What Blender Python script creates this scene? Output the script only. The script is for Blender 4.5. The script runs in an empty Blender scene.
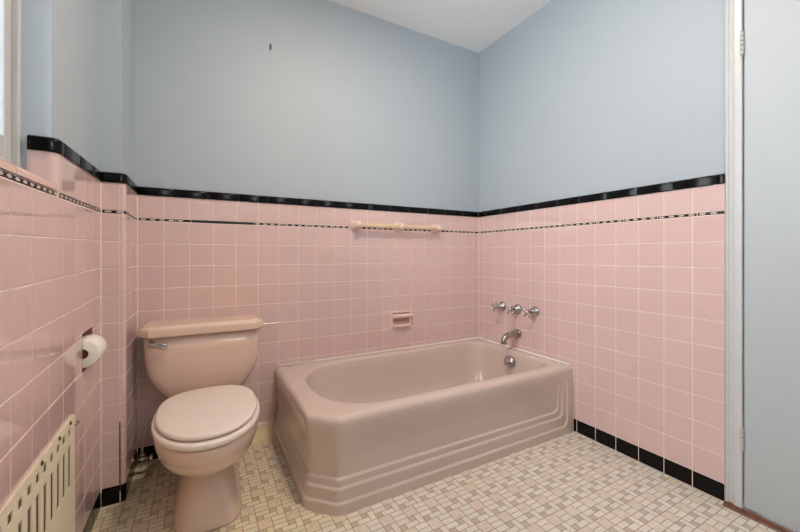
import bpy, bmesh, math, random
from mathutils import Vector, Matrix
random.seed(7)
S = bpy.context.scene
COL = S.collection
PI = math.pi
T = 0.1095            # wall tile module
Z_LIN0, Z_LIN1 = 1.171, 1.187
Z_TOP = 1.295         # top of pink tile
Z_CAP = 1.338
Z_BASE = 0.076
Z_CEIL = 2.563
XL = -2.21            # left tile face
XP = -2.131           # pilaster side tile face
YP = -0.307           # pilaster front tile face
YD = -1.484           # door casing edge on right wall
YF = -2.80            # front wall
YJ = -0.795            # window jamb
SET = 0.015           # painted wall sits behind tile face
ZS = 1.212            # window sill

def lin(c):
    c = c/255.0
    return c/12.92 if c <= 0.04045 else ((c+0.055)/1.055)**2.4
def rgb(r, g, b): return (lin(r), lin(g), lin(b), 1.0)

# ------------------------------------------------------------------ materials
class NT:
    def __init__(s, name):
        s.m = bpy.data.materials.new(name); s.m.use_nodes = True
        s.t = s.m.node_tree; s.n = s.t.nodes; s.l = s.t.links
        s.b = s.n['Principled BSDF']
    def new(s, typ, **kw):
        n = s.n.new(typ)
        for k, v in kw.items(): setattr(n, k, v)
        return n
    def link(s, a, b): s.l.new(a, b)
    def coords(s, scale=1.0):
        tc = s.new('ShaderNodeTexCoord'); mp = s.new('ShaderNodeMapping')
        mp.inputs['Scale'].default_value = (scale,)*3 if not isinstance(scale, tuple) else scale
        s.link(tc.outputs['Object'], mp.inputs['Vector']); return mp.outputs['Vector']
    def noise(s, vec, scale, detail=4, rough=0.55):
        n = s.new('ShaderNodeTexNoise'); n.inputs['Scale'].default_value = scale
        n.inputs['Detail'].default_value = detail; n.inputs['Roughness'].default_value = rough
        s.link(vec, n.inputs['Vector']); return n.outputs['Fac']
    def ramp(s, fac, stops):
        r = s.new('ShaderNodeValToRGB'); e = r.color_ramp.elements
        while len(e) < len(stops): e.new(0.5)
        for q, (p, c) in zip(e, stops): q.position = p; q.color = c
        s.link(fac, r.inputs['Fac']); return r.outputs['Color']
    def mix(s, a, b, fac, mode='MIX'):
        m = s.new('ShaderNodeMix', data_type='RGBA', blend_type=mode)
        for v, i in ((fac, 0), (a, 6), (b, 7)):
            if hasattr(v, 'is_linked') or isinstance(v, bpy.types.NodeSocket): s.link(v, m.inputs[i])
            else: m.inputs[i].default_value = v
        return m.outputs[2]
    def bump(s, h, strength=0.1, dist=0.002):
        b = s.new('ShaderNodeBump'); b.inputs['Strength'].default_value = strength
        b.inputs['Distance'].default_value = dist
        s.link(h, b.inputs['Height']); s.link(b.outputs['Normal'], s.b.inputs['Normal'])
    def set(s, **kw):
        for k, v in kw.items(): s.b.inputs[k.replace('_', ' ')].default_value = v
        return s

def simple(name, col, rough=0.4, metal=0.0, coat=0.0, var=0.04, scale=20, bump=0.0, bscale=60, spec=0.5):
    k = NT(name)
    v = k.coords()
    f = k.noise(v, scale)
    lo = tuple(c*(1-var) for c in col[:3])+(1,); hi = tuple(min(1, c*(1+var)) for c in col[:3])+(1,)
    k.link(k.ramp(f, [(0.3, lo), (0.7, hi)]), k.b.inputs['Base Color'])
    k.set(Roughness=rough, Metallic=metal, Coat_Weight=coat, Specular_IOR_Level=spec)
    k.b.inputs['Coat Roughness'].default_value = 0.06
    if bump: k.bump(k.noise(v, bscale, 3), bump)
    return k.m

def tinted(name, base, rough=0.12, spec=0.5, blotch=None, bump=0.03, bscale=14, coat=0.0, ior=1.5):
    """glazed material multiplied by the per-tile tint (attribute 'tint')"""
    k = NT(name); v = k.coords()
    a = k.new('ShaderNodeAttribute'); a.attribute_name = 'tint'
    f = k.noise(v, 9, 5)
    c = k.ramp(f, [(0.25, tuple(x*0.955 for x in base[:3])+(1,)), (0.75, base)])
    c = k.mix(c, a.outputs['Color'], 1.0, 'MULTIPLY')
    if blotch:
        g = k.noise(v, blotch[1], 6, 0.7)
        r = k.ramp(g, [(blotch[2], (0, 0, 0, 1)), (blotch[3], (1, 1, 1, 1))])
        c = k.mix(c, blotch[0], r)
    k.link(c, k.b.inputs['Base Color'])
    k.set(Roughness=rough, Specular_IOR_Level=spec, Coat_Weight=coat, IOR=ior); k.b.inputs['Coat Roughness'].default_value = rough
    if bump: k.bump(k.noise(v, bscale, 2), bump, 0.004)
    return k.m

M = {}
M['pink'] = tinted('pink_glazed_tile', rgb(220, 190, 187), 0.03, 0.5, bump=0.006, ior=1.62, coat=0.5)
M['black'] = tinted('black_glazed_tile', rgb(9, 8, 8), 0.2, 0.2, bump=0.03)
M['grout'] = simple('pale_grout', rgb(236, 218, 210), 0.8, var=0.05)
M['dgrout'] = simple('dark_gap', rgb(30, 22, 20), 0.9)
M['liner_dark'] = simple('dark_liner_glaze', rgb(44, 24, 25), 0.25)
M['liner_white'] = simple('white_liner_bead', rgb(205, 190, 184), 0.25)
M['liner_mend'] = simple('plain_black_liner', rgb(22, 18, 20), 0.4)
M['mend'] = simple('cream_filler', rgb(225, 205, 165), 0.6)
M['paint'] = simple('pale_blue_grey_paint', rgb(171, 182, 191), 0.56, var=0.012, scale=3, bump=0.06, bscale=120)
M['ceil'] = simple('white_ceiling_paint', rgb(249, 250, 250), 0.7, var=0.01, scale=3, bump=0.05, bscale=80)
M['trim'] = simple('white_gloss_trim_paint', rgb(203, 205, 207), 0.35, var=0.02, bump=0.05, bscale=40)
M['doorp'] = simple('pale_blue_grey_door_paint', rgb(183, 191, 196), 0.5, var=0.01, scale=4, bump=0.05, bscale=140)
M['porc'] = simple('beige_pink_toilet_glaze', rgb(222, 194, 176), 0.10, coat=0.5, var=0.01, scale=4)
M['tub'] = simple('beige_pink_bath_enamel', rgb(206, 187, 177), 0.16, coat=0.5, var=0.012, scale=5)
M['seat'] = simple('pale_pink_seat_plastic', rgb(228, 213, 205), 0.22, var=0.008, scale=4)
M['chrome'] = simple('worn_chrome', rgb(186, 184, 182), 0.16, 1.0, var=0.10, scale=60)
M['brass'] = simple('tarnished_metal', rgb(172, 164, 156), 0.26, 1.0, var=0.15, scale=80)
M['hose'] = simple('grey_plastic_hose', rgb(150, 132, 118), 0.4)
M['rod'] = simple('cream_towel_rod_plastic', rgb(224, 200, 160), 0.35, var=0.03)
M['ceramic'] = simple('pink_ceramic', rgb(234, 204, 194), 0.12, coat=0.3, var=0.01)
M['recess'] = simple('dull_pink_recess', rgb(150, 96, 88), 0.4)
M['paper'] = simple('white_tissue_paper', rgb(236, 232, 220), 0.95, var=0.02, bump=0.15, bscale=200)
M['card'] = simple('brown_cardboard', rgb(150, 112, 90), 0.9)
M['void'] = simple('dark_inside', rgb(168, 150, 128), 0.9)
M['wood'] = simple('brown_varnished_wood', rgb(104, 60, 34), 0.3, var=0.3, scale=40)
M['bulb'] = None
M['dark'] = simple('dark_metal', rgb(70, 70, 72), 0.4, 0.8)
M['sash'] = simple('cream_window_paint', rgb(192, 193, 193), 0.4, var=0.03)
M['sill'] = simple('pink_glazed_sill', rgb(222, 184, 174), 0.14, var=0.01)
M['pale'] = simple('pale_painted_metal', rgb(188, 190, 191), 0.35, var=0.05, scale=50)
M['caulk'] = simple('white_caulk', rgb(240, 232, 226), 0.6)
M['cove'] = simple('beige_base_strip', rgb(226, 206, 166), 0.5, var=0.08, scale=30)

def rusty():
    k = NT('cream_enamel_with_rust'); v = k.coords()
    f = k.noise(v, 45, 6, 0.7)
    r = k.ramp(f, [(0.69, (0, 0, 0, 1)), (0.76, (1, 1, 1, 1))])
    c = k.mix(rgb(238, 226, 202), rgb(120, 84, 54), r)
    k.link(c, k.b.inputs['Base Color']); k.set(Roughness=0.4)
    k.bump(f, 0.1); return k.m
M['grille'] = rusty()
M['rust'] = simple('rusty_screw_metal', rgb(92, 62, 44), 0.6, 0.5, var=0.3, scale=90)

def floor_mat(name, base, spots, lo, hi, rough=0.34):
    return tinted(name, base, rough, 0.4, blotch=(spots, 55, lo, hi), bump=0.06, bscale=60)
M['f_light'] = floor_mat('pale_floor_chip', rgb(224, 217, 207), rgb(210, 200, 188), 0.55, 0.9)
M['f_marble'] = floor_mat('marbled_floor_chip', rgb(222, 210, 197), rgb(204, 176, 156), 0.48, 0.70)
M['f_dark'] = floor_mat('tan_floor_chip', rgb(196, 182, 170), rgb(180, 160, 146), 0.5, 0.8)
M['f_grout'] = simple('brown_floor_grout', rgb(158, 134, 112), 0.7)

def glassm():
    k = NT('window_glass'); n = k.n; n.remove(k.b)
    tr = k.new('ShaderNodeBsdfTransparent'); gl = k.new('ShaderNodeBsdfGlossy'); gl.inputs['Roughness'].default_value = 0.03
    fr = k.new('ShaderNodeFresnel'); fr.inputs['IOR'].default_value = 1.45
    mx = k.new('ShaderNodeMixShader')
    k.link(fr.outputs[0], mx.inputs[0]); k.link(tr.outputs[0], mx.inputs[1]); k.link(gl.outputs[0], mx.inputs[2])
    k.link(mx.outputs[0], n['Material Output'].inputs['Surface']); return k.m
M['glass'] = glassm()

def bulbm(nm='lit_lamp_glass', st=100.0, col=(1.0, 0.83, 0.63, 1)):
    k = NT(nm)
    k.b.inputs['Base Color'].default_value = (0.9, 0.9, 0.88, 1)
    k.b.inputs['Emission Color'].default_value = col
    k.b.inputs['Emission Strength'].default_value = st
    return k.m
M['bulb'] = bulbm()
M['globe'] = bulbm('lit_globe', 38.0, (1.0, 0.98, 0.97, 1))

# ------------------------------------------------------------------ mesh builder
class MB:
    def __init__(s): s.v = []; s.f = []; s.m = []; s.sm = []; s.tint = []; s.mats = []
    def mi(s, mat):
        if mat not in s.mats: s.mats.append(mat)
        return s.mats.index(mat)
    def add(s, verts, faces, mat, smooth=False, tint=(1, 1, 1)):
        o = len(s.v); s.v += [tuple(p) for p in verts]; i = s.mi(mat)
        for f in faces:
            s.f.append([o+q for q in f]); s.m.append(i); s.sm.append(smooth); s.tint.append(tint)
        return s
    def box(s, x0, x1, y0, y1, z0, z1, mat, tint=(1, 1, 1)):
        v = [(x, y, z) for z in (z0, z1) for y in (y0, y1) for x in (x0, x1)]
        return s.add(v, [(0, 2, 3, 1), (4, 5, 7, 6), (0, 1, 5, 4), (2, 6, 7, 3), (0, 4, 6, 2), (1, 3, 7, 5)], mat, False, tint)
    def loft(s, rings, mat, cap0=True, cap1=True, smooth=True, closed=True):
        n = len(rings[0]); V = [p for r in rings for p in r]; F = []
        for i in range(len(rings)-1):
            for j in range(n if closed else n-1):
                a = i*n+j; b = i*n+(j+1) % n
                F.append((a, b, b+n, a+n))
        s.add(V, F, mat, smooth)
        o = len(s.v)-len(V); mi = s.mi(mat)
        for c, base in ((cap0, 0), (cap1, (len(rings)-1)*n)):
            if c:
                q = [o+base+j for j in range(n)]
                s.f.append(q[::-1] if base == 0 else q); s.m.append(mi); s.sm.append(False); s.tint.append((1, 1, 1))
        return s
    def lathe(s, origin, axis, prof, mat, n=32, cap0=True, cap1=True):
        """prof: list of (distance along axis, radius)"""
        ax = Vector(axis).normalized(); u = ax.orthogonal().normalized(); w = ax.cross(u); O = Vector(origin)
        rings = [[O+ax*d+(u*math.cos(2*PI*j/n)+w*math.sin(2*PI*j/n))*max(r, 1e-5) for j in range(n)] for d, r in prof]
        return s.loft(rings, mat, cap0, cap1)
    def tube(s, pts, rad, mat, n=14, cap=True):
        pts = [Vector(p) for p in pts]; rr = rad if isinstance(rad, (list, tuple)) else [rad]*len(pts)
        rings = []; prev = None
        for i, p in enumerate(pts):
            t = (pts[min(i+1, len(pts)-1)]-pts[max(i-1, 0)]).normalized()
            if prev is None: u = t.orthogonal().normalized()
            else: u = (prev-t*prev.dot(t)).normalized()
            prev = u; w = t.cross(u)
            rings.append([p+(u*math.cos(2*PI*j/n)+w*math.sin(2*PI*j/n))*rr[i] for j in range(n)])
        return s.loft(rings, mat, cap, cap)
    def build(s, name, parent=None, bevel=0, segs=2, autosm=None, recalc=True):
        me = bpy.data.meshes.new(name); me.from_pydata(s.v, [], s.f)
        for m in s.mats: me.materials.append(m)
        me.polygons.foreach_set('material_index', s.m); me.polygons.foreach_set('use_smooth', s.sm)
        if any(t != (1, 1, 1) for t in s.tint) or any('tile' in m.name or 'floor' in m.name for m in s.mats):
            at = me.attributes.new('tint', 'FLOAT_COLOR', 'FACE')
            at.data.foreach_set('color', [c for t in s.tint for c in (*t, 1.0)])
        me.update()
        if recalc:
            b = bmesh.new(); b.from_mesh(me); bmesh.ops.recalc_face_normals(b, faces=b.faces); b.to_mesh(me); b.free()
        o = bpy.data.objects.new(name, me); COL.objects.link(o)
        if parent: o.parent = parent; o.matrix_parent_inverse = parent.matrix_basis.inverted()
        if bevel:
            md = o.modifiers.new('Bevel', 'BEVEL'); md.width = bevel; md.segments = segs; md.limit_method = 'ANGLE'
            md.angle_limit = math.radians(40); md.harden_normals = False
            for p in me.polygons: p.use_smooth = True
            ws = o.modifiers.new('WN', 'WEIGHTED_NORMAL'); ws.keep_sharp = False
        return o

def tag(o, label=None, cat=None, group=None, kind=None):
    if label: o['label'] = label
    if cat: o['category'] = cat
    if group: o['group'] = group
    if kind: o['kind'] = kind
    return o
def thing(name, loc, label, cat, group=None):
    o = bpy.data.objects.new(name, None); COL.objects.link(o); o.location = loc; o.empty_display_size = 0.05
    bpy.context.view_layer.update()
    return tag(o, label, cat, group)

def settle(o):
    """the left wall's courses run slightly out of level"""
    for v in o.data.vertices: v.co.z += (0.0137+0.05*min(0.45, max(0.0, 1.18-v.co.z)))*(v.co.y-YP)*min(1.0, max(0.0, v.co.z/0.4))
    return o
# ------------------------------------------------------------------ tile paths
class Path:
    """polyline with rounded convex corners; gives point + outward normal by arc length"""
    def __init__(s, els):   # els: ('L',p0,p1,normal) or ('A',centre,r,a0,a1)
        s.els = []; L = 0
        for e in els:
            if e[0] == 'L': l = (Vector(e[2])-Vector(e[1])).length
            else: l = abs(e[4]-e[3])*e[2]
            s.els.append((L, L+l, e)); L += l
        s.L = L
    def at(s, d):
        for a, b, e in s.els:
            if d <= b+1e-6 or e is s.els[-1][2]:
                t = (d-a)/(b-a)
                if e[0] == 'L':
                    return Vector(e[1]).lerp(Vector(e[2]), t), Vector(e[3])
                g = e[3]+(e[4]-e[3])*t; n = Vector((math.cos(g), math.sin(g)))
                return Vector(e[1])+n*e[2], n
    def curved(s, d0, d1):
        return any(e[0] == 'A' and a < d1-1e-5 and b > d0+1e-5 for a, b, e in s.els)

def patch(mb, path, d0, d1, z0, z1, mat, gap=0.0030, cush=0.0011, depth=0.0012, tilt=0.00010, tint=(1, 1, 1), out=0.0, prof=None):
    """one cushion-edged tile laid on the path"""
    g = gap/2; d0 += g; d1 -= g; z0 += g; z1 -= g
    if d1-d0 < 0.004 or z1-z0 < 0.004: return
    cush = min(cush, (d1-d0)/3, (z1-z0)/3)
    cols = [d0, d0+cush*0.45, d0+cush]
    cv = path.curved(d0, d1)
    if cv:
        if prof is None: prof = [(z0, 0), (z1, 0)]
        k = 10; cols += [d0+cush+(d1-d0-2*cush)*i/k for i in range(1, k)]
    cols += [d1-cush, d1-cush*0.45, d1]
    if prof is None: prof = [(z0, -depth), (z0+cush*0.45, -depth*0.35), (z0+cush, 0), (z1-cush, 0), (z1-cush*0.45, -depth*0.35), (z1, -depth)]
    ta, tb, tc = (random.uniform(-tilt, tilt) for _ in range(3))
    V = []; F = []; nc = len(cols)
    for r, (z, o) in enumerate(prof):
        for c, d in enumerate(cols):
            p, n = path.at(d)
            ed = -depth if c in (0, nc-1) else (-depth*0.35 if c in (1, nc-2) else 0)
            off = min(o, ed) if prof is None or out == 0 else o+ed
            u = 2*(d-d0)/(d1-d0)-1; w = 2*(z-z0)/(max(1e-6, z1-z0))-1
            q = p+n*(off+out*0+ta*u+tb*w+tc)
            V.append((q.x, q.y, z))
    for r in range(len(prof)-1):
        for c in range(nc-1):
            a = r*nc+c; F.append((a, a+1, a+nc+1, a+nc))
    mb.add(V, F, mat, cv or out == 1, tint)

def pink_tint(warm=0.0):
    k = random.gauss(1.0, 0.009); h = random.gauss(0, 0.006)+warm
    return (min(1.05, k*(1+h*0.3)), k*(1-h*0.2), k*(1-h*1.3))
def cuts(a, b, holes):
    """subtract hole rects (d0,d1,z0,z1) from rect"""
    out = [(*a, *b)]
    for h0, h1, k0, k1 in holes:
        nx = []
        for (d0, d1, z0, z1) in out:
            if h1 <= d0+1e-4 or h0 >= d1-1e-4 or k1 <= z0+1e-4 or k0 >= z1-1e-4: nx.append((d0, d1, z0, z1)); continue
            if z1 > k1: nx.append((d0, d1, k1, z1))
            if z0 < k0: nx.append((d0, d1, z0, k0))
            zz0, zz1 = max(z0, k0), min(z1, k1)
            if d0 < h0: nx.append((d0, h0, zz0, zz1))
            if d1 > h1: nx.append((h1, d1, zz0, zz1))
        out = nx
    return out
def tile_field(mb, path, edges, zrows, mat, holes=(), warmf=None):
    for a, b in zip(edges[:-1], edges[1:]):
        for z0, z1 in zip(zrows[:-1], zrows[1:]):
            w = warmf((a+b)/2, (z0+z1)/2) if warmf else 0
            tn = pink_tint(w)
            for r in cuts((a, b), (z0, z1), holes): patch(mb, path, *r, mat, tint=tn)
def backing(mb, path, d0, d1, z0, z1, mat, depth=0.0012, holes=()):
    for (a, b, c, d) in cuts((d0, d1), (z0, z1), holes):
        n = max(1, int((b-a)/0.01)) if path.curved(a, b) else 1
        V = []
        for i in range(n+1):
            p, nn = path.at(a+(b-a)*i/n); q = p-nn*depth
            V += [(q.x, q.y, c), (q.x, q.y, d)]
        mb.add(V, [(2*i, 2*i+2, 2*i+3, 2*i+1) for i in range(n)], mat, False)
ROWS = [Z_LIN0-k*T for k in range(10, -1, -1)]          # 10 rows below the liner
ROWS[0] = Z_BASE
UP = [Z_LIN1, Z_TOP]

def cap_trim(mb, path, d0, d1, mat, L=0.152, start=0.0):
    R = 0.012
    d = d0-start
    while d < d1:
        a, b = max(d, d0), min(d+L, d1)
        if b-a > 0.006:
            h0, h1 = Z_TOP+0.001, Z_CAP
            prof = [(h0, 0.000), (h0+0.001, 0.0045), (h0+0.0025, 0.0055), (h0+0.004, 0.0056), (h1-0.010, 0.0056), (h1-0.007, 0.005), (h1-0.0035, 0.0025), (h1-0.001, -0.002), (h1, -0.006), (h1, -0.014)]
            patch(mb, path, a, b, h0, h1, mat, gap=0.0026, prof=prof, out=1, tint=(1, 1, 1))
        d += L
def liner(mb, path, d0, d1, plain=(), mend=(), start=0.0):
    z0, z1 = Z_LIN0+0.0005, Z_LIN1-0.0005
    segs = []; d = d0
    marks = sorted([(a, b, 'plain') for a, b in plain]+[(a, b, 'mend') for a, b in mend])
    for a, b, k in marks: segs += [(d, a, 'pat'), (a, b, k)]; d = b
    segs.append((d, d1, 'pat'))
    for a, b, k in segs:
        if b-a < 0.004: continue
        if k != 'pat':
            patch(mb, path, a, b, z0, z1, M['liner_mend'] if k == 'plain' else M['mend'], gap=0.001, cush=0.001); continue
        q = a
        while q < b-0.003:
            e = min(q+0.154, b)
            patch(mb, path, q, e, z0, z1, M['liner_dark'], gap=0.0026, cush=0.001)
            c = q+0.0385/2
            while c < e-0.012:
                V = []; n = 14; hl = 0.0118; hh = 0.0038
                for i in range(n):
                    t = 2*PI*i/n; dd = c+hl*math.copysign(abs(math.cos(t))**0.85, math.cos(t)); zz = (z0+z1)/2+hh*math.sin(t)
                    p, nn = path.at(dd); pp = p+nn*0.0006; V.append((pp.x, pp.y, zz))
                p, nn = path.at(c); pp = p+nn*0.0012; V.append((pp.x, pp.y, (z0+z1)/2))
                mb.add(V, [(i, (i+1) % n, n) for i in range(n)], M['liner_white'], True)
                c += 0.0385
            q = e
def base_tiles(mb, path, edges, z1=Z_BASE):
    for a, b in zip(edges[:-1], edges[1:]):
        patch(mb, path, a, b, 0.002, z1, M['black'], gap=0.003, cush=0.002, out=0)
def frange(a, b, st, first=None):
    e = [a]; x = a+(st if first is None else first)
    while x < b-0.004: e.append(x); x += st
    e.append(b); return e

# ------------------------------------------------------------------ the room
# floor: mosaic-pattern sheet, 4x4-cell repeat laid as shallow chips in brown grout
CELL = 0.0254
fl = MB()
fl.box(XL-0.2, 0.12, YF-0.1, 0.05, -0.05, 0.0, M['f_grout'])
pat = [(0, 0, 2, 2, 'f_marble'), (2, 0, 2, 1, 'f_light'), (2, 1, 2, 1, 'f_light'),
       (0, 2, 1, 2, 'f_light'), (1, 2, 1, 1, 'f_dark'), (2, 2, 2, 1, 'f_light'),
       (1, 3, 2, 1, 'f_light'), (3, 3, 1, 1, 'f_dark')]
def yellow_amount(x, y):
    """yellow tint for chips on the left part of the floor, patchy edge"""
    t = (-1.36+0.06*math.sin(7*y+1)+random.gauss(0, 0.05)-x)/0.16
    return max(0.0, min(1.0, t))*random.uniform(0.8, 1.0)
ny = int(2.9/(4*CELL))+1; nx = int(2.45/(4*CELL))+2
for j in range(ny):
    for i in range(-1, nx):
        for (cx_, cy_, w, h, mt) in pat:
            sh = (j*2) % 4
            x0 = 0.05-(i*4+cx_+sh)*CELL; y0 = 0.03-(j*4+cy_)*CELL
            x1, y1 = x0-w*CELL, y0-h*CELL
            if x1 < XL-0.12 or x0 > 0.12 or y1 < YF-0.06: continue
            g = 0.0014
            x0 -= g; x1 += g; y0 -= g; y1 += g; z = 0.0005
            k = random.gauss(1, 0.025); yl = yellow_amount((x0+x1)/2, (y0+y1)/2)
            fl.add([(x1, y1, z), (x0, y1, z), (x0, y0, z), (x1, y0, z)], [(0, 1, 2, 3)], M[mt], False, (min(1.06, k), min(1.06, k)*(1-0.045*yl), k*random.gauss(1, 0.012)*(1-0.26*yl)))  # less green and blue on the left-hand chips, so they turn yellower
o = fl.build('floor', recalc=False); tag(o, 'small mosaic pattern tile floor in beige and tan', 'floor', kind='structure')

c_ = MB(); c_.box(XL-0.2, 0.15, YF-0.1, 0.15, Z_CEIL, Z_CEIL+0.06, M['ceil'])
tag(c_.build('ceiling'), 'plain white painted ceiling', 'ceiling', kind='structure')

# ---- back wall
yb = SET
w = MB(); SHOLE = (-0.760, -0.599, 0.517, 0.636)
for (a, b, c, d) in cuts((XP-0.10, SET+0.12), (0, Z_CEIL), [SHOLE]): w.box(a, b, yb, yb+0.12, c, d, M['paint'])
wall_back = tag(w.build('wall_back'), 'pale blue-grey back wall with pink tile wainscot behind toilet and tub', 'wall', kind='structure')
pb = Path([('L', (XP, 0), (0, 0), (0, -1))])
eb = [i*T for i in range(20)]+[-XP]
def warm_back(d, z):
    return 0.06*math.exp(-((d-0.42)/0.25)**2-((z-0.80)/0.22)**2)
SOAP = (-XP-0.757, -XP-0.602, 0.520, 0.633)
rows_b = list(ROWS); 
mb = MB()
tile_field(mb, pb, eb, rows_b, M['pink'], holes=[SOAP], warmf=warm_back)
tile_field(mb, pb, eb, UP, M['pink'])
backing(mb, pb, 0, -XP, 0, Z_TOP+0.002, M['grout'], holes=[SOAP])
mb.build('pink_tile', wall_back, recalc=False)
mb = MB(); cap_trim(mb, pb, 0.0, -XP, M['black'], start=0.006); mb.build('cap_tile', wall_back, recalc=False)
mb = MB(); liner(mb, pb, 0.004, -XP, plain=[(0.2245, 0.525)]); mb.build('patterned_liner', wall_back, recalc=False)
mb = MB(); base_tiles(mb, pb, frange(0.0, 0.36, T))
tag(mb.build('baseboard_back', recalc=False), 'black base tile on back wall behind the toilet', 'baseboard', kind='structure')
mb = MB(); V = []; cv = [(-0.085, 0.0008), (-0.068, 0.003), (-0.050, 0.009), (-0.032, 0.021), (-0.018, 0.037), (-0.010, 0.052), (-0.006, 0.061)]
for x in (XP+0.36, -1.49): V += [(x, y, z) for y, z in cv]
n = len(cv); mb.add(V, [(i, i+1, n+i+1, n+i) for i in range(n-1)]+[tuple(range(n))], M['cove'], True)
mb.box(XP+0.36, -1.49, -0.009, 0.001, 0.060, 0.067, M['caulk'])
tag(mb.build('trim_2'), 'beige coved base strip on back wall between toilet and tub', 'trim', kind='structure')

# ---- right wall (with door opening)
w = MB()
w.box(SET, SET+0.12, YD, SET+0.12, 0, Z_CEIL, M['paint'])
w.box(SET, SET+0.12, -2.33, YD, 2.06, Z_CEIL, M['paint'])
w.box(SET, SET+0.12, YF-0.1, -2.33, 0, Z_CEIL, M['paint'])
wall_right = tag(w.build('wall_right'), 'pale blue-grey right wall with pink tile wainscot and door', 'wall', kind='structure')
pr = Path([('L', (0, 0), (0, YD), (-1, 0))])
TR = T*1.003
er = [0]+[(i+.5)*TR for i in range(14) if (i+.5)*TR < -YD-0.01]+[-YD]
mb = MB()
tile_field(mb, pr, er, ROWS, M['pink']); tile_field(mb, pr, er, UP, M['pink'])
backing(mb, pr, 0, -YD, 0, Z_TOP+0.002, M['grout'])
mb.build('pink_tile', wall_right, recalc=False)
mb = MB(); cap_trim(mb, pr, 0.0, -YD, M['black'], start=0.065); mb.build('cap_tile', wall_right, recalc=False)
mb = MB(); liner(mb, pr, 0.004, -YD); mb.build('patterned_liner', wall_right, recalc=False)
mb = MB(); base_tiles(mb, pr, [0.80]+[(i+.5)*TR for i in range(7, 13)]+[-YD])
tag(mb.build('baseboard_right', recalc=False), 'row of black base tiles along the right wall', 'baseboard', kind='structure')

# ---- left wall with window opening, radiator recess and paper holder recess
XLP = XL-SET
WY0, WY1, WZ1 = -1.80, YJ+0.006, 2.25
w = MB(); xo = XL-0.135
PH = (-0.560, -0.432, 0.618, 0.748)      # paper holder recess y0,y1,z0,z1
w.box(xo, XLP, WY1, 0.12, ZS-0.03, Z_CEIL, M['paint'])
w.box(xo, XLP, YF-0.1, WY0, ZS-0.03, Z_CEIL, M['paint'])
w.box(xo, XLP, WY0, WY1, WZ1, Z_CEIL, M['paint'])
for (a, b, c, d) in cuts((YF-0.1, 0.12), (0, ZS-0.03), [PH]): w.box(xo, XLP, a, b, c, d, M['paint'])
# painted pilaster core
w.box(XLP, XP-SET, YP+SET-0.005, 0.1, 0, Z_CEIL, M['paint'])
wall_left = tag(w.build('wall_left'), 'left wall with window, pink tile wainscot and corner pilaster', 'wall', kind='structure')

rj = 0.020
pl = Path([('L', (XL-0.063, YJ), (XL-rj, YJ), (0, -1)), ('A', (XL-rj, YJ+rj), rj, -PI/2, 0), ('L', (XL, YJ+rj), (XL, YP), (1, 0))])
D0 = 0.063-rj; DA = D0+rj*PI/2
def dl(y): return DA+(y-(YJ+rj))          # y on the wall -> arc length
pw = Path([('L', (XL, YF), (XL, YP), (1, 0))])
def dw(y): return y-YF
HOLES = [(dw(PH[0]), dw(PH[1]), PH[2], PH[3])]
RAD = (dw(-1.72), dw(-0.675), 0.0, 0.515)
GY = [-0.422-0.1095*k for k in range(22)]; GY = [y for y in GY if y > YF]
ew = [0]+[dw(y) for y in reversed(GY)]+[dw(YP)]
mb = MB()
tile_field(mb, pw, ew, ROWS, M['pink'], holes=HOLES+[RAD])
backing(mb, pw, 0, pw.L, 0, Z_LIN1, M['grout'], holes=HOLES)
# rows above the liner, right of the window
eu = [0, DA+0.012]+[dl(y) for y in reversed(GY) if y > YJ+rj+0.03]+[pl.L]
tile_field(mb, pl, eu, UP, M['pink']); backing(mb, pl, 0, pl.L, ZS-0.03, Z_TOP+0.002, M['grout'])
settle(mb.build('pink_tile', wall_left, recalc=False))
mb = MB(); cap_trim(mb, pl, 0.0, pl.L, M['black'], L=0.152, start=0.152-DA-0.012); settle(mb.build('cap_tile', wall_left, recalc=False))
mb = MB(); liner(mb, pw, 0, pw.L, mend=[(dw(-0.803), dw(-0.785))]); settle(mb.build('patterned_liner', wall_left, recalc=False))
# pilaster tiling
rp = 0.016
pp = Path([('L', (XL, YP), (XP-rp, YP), (0, -1)), ('A', (XP-rp, YP+rp), rp, -PI/2, 0), ('L', (XP, YP+rp), (XP, 0), (1, 0))])
f0 = (XP-rp)-XL; f1 = f0+rp*PI/2+0.010
mb = MB()
ep = [0, f0-0.002, f1, f1+0.12, pp.L]
for zr in (ROWS, UP): tile_field(mb, pp, ep, zr, M['pink'])
backing(mb, pp, 0, pp.L, 0, Z_TOP+0.002, M['grout'])
mb.box(XL+f0-0.0042, XL+f0-0.0008, YP-0.0003, YP+0.002, 0.05, 0.33, M['dgrout'])
mb.build('pilaster_tile', wall_left, recalc=False)
mb = MB(); cap_trim(mb, pp, 0.0, pp.L, M['black'], L=f1, start=0.0); mb.build('pilaster_cap_tile', wall_left, recalc=False)
mb = MB(); liner(mb, pp, 0.003, pp.L); mb.build('pilaster_liner', wall_left, recalc=False)
mb = MB(); base_tiles(mb, pp, [0, f0-0.002, f1, f1+0.12, pp.L]); base_tiles(mb, pw, [dw(-0.675)]+[dw(y) for y in (-0.641, -0.5315, -0.422)]+[dw(YP)])
tag(mb.build('baseboard_left', recalc=False), 'black base tiles along left wall and pilaster', 'baseboard', kind='structure')

# ---- front wall behind the camera
w = MB(); w.box(XL-0.2, 0.15, YF-0.12, YF, 0, Z_CEIL, M['paint'])
tag(w.build('wall_front'), 'plain pale blue-grey front wall behind the viewer', 'wall', kind='structure')

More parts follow.
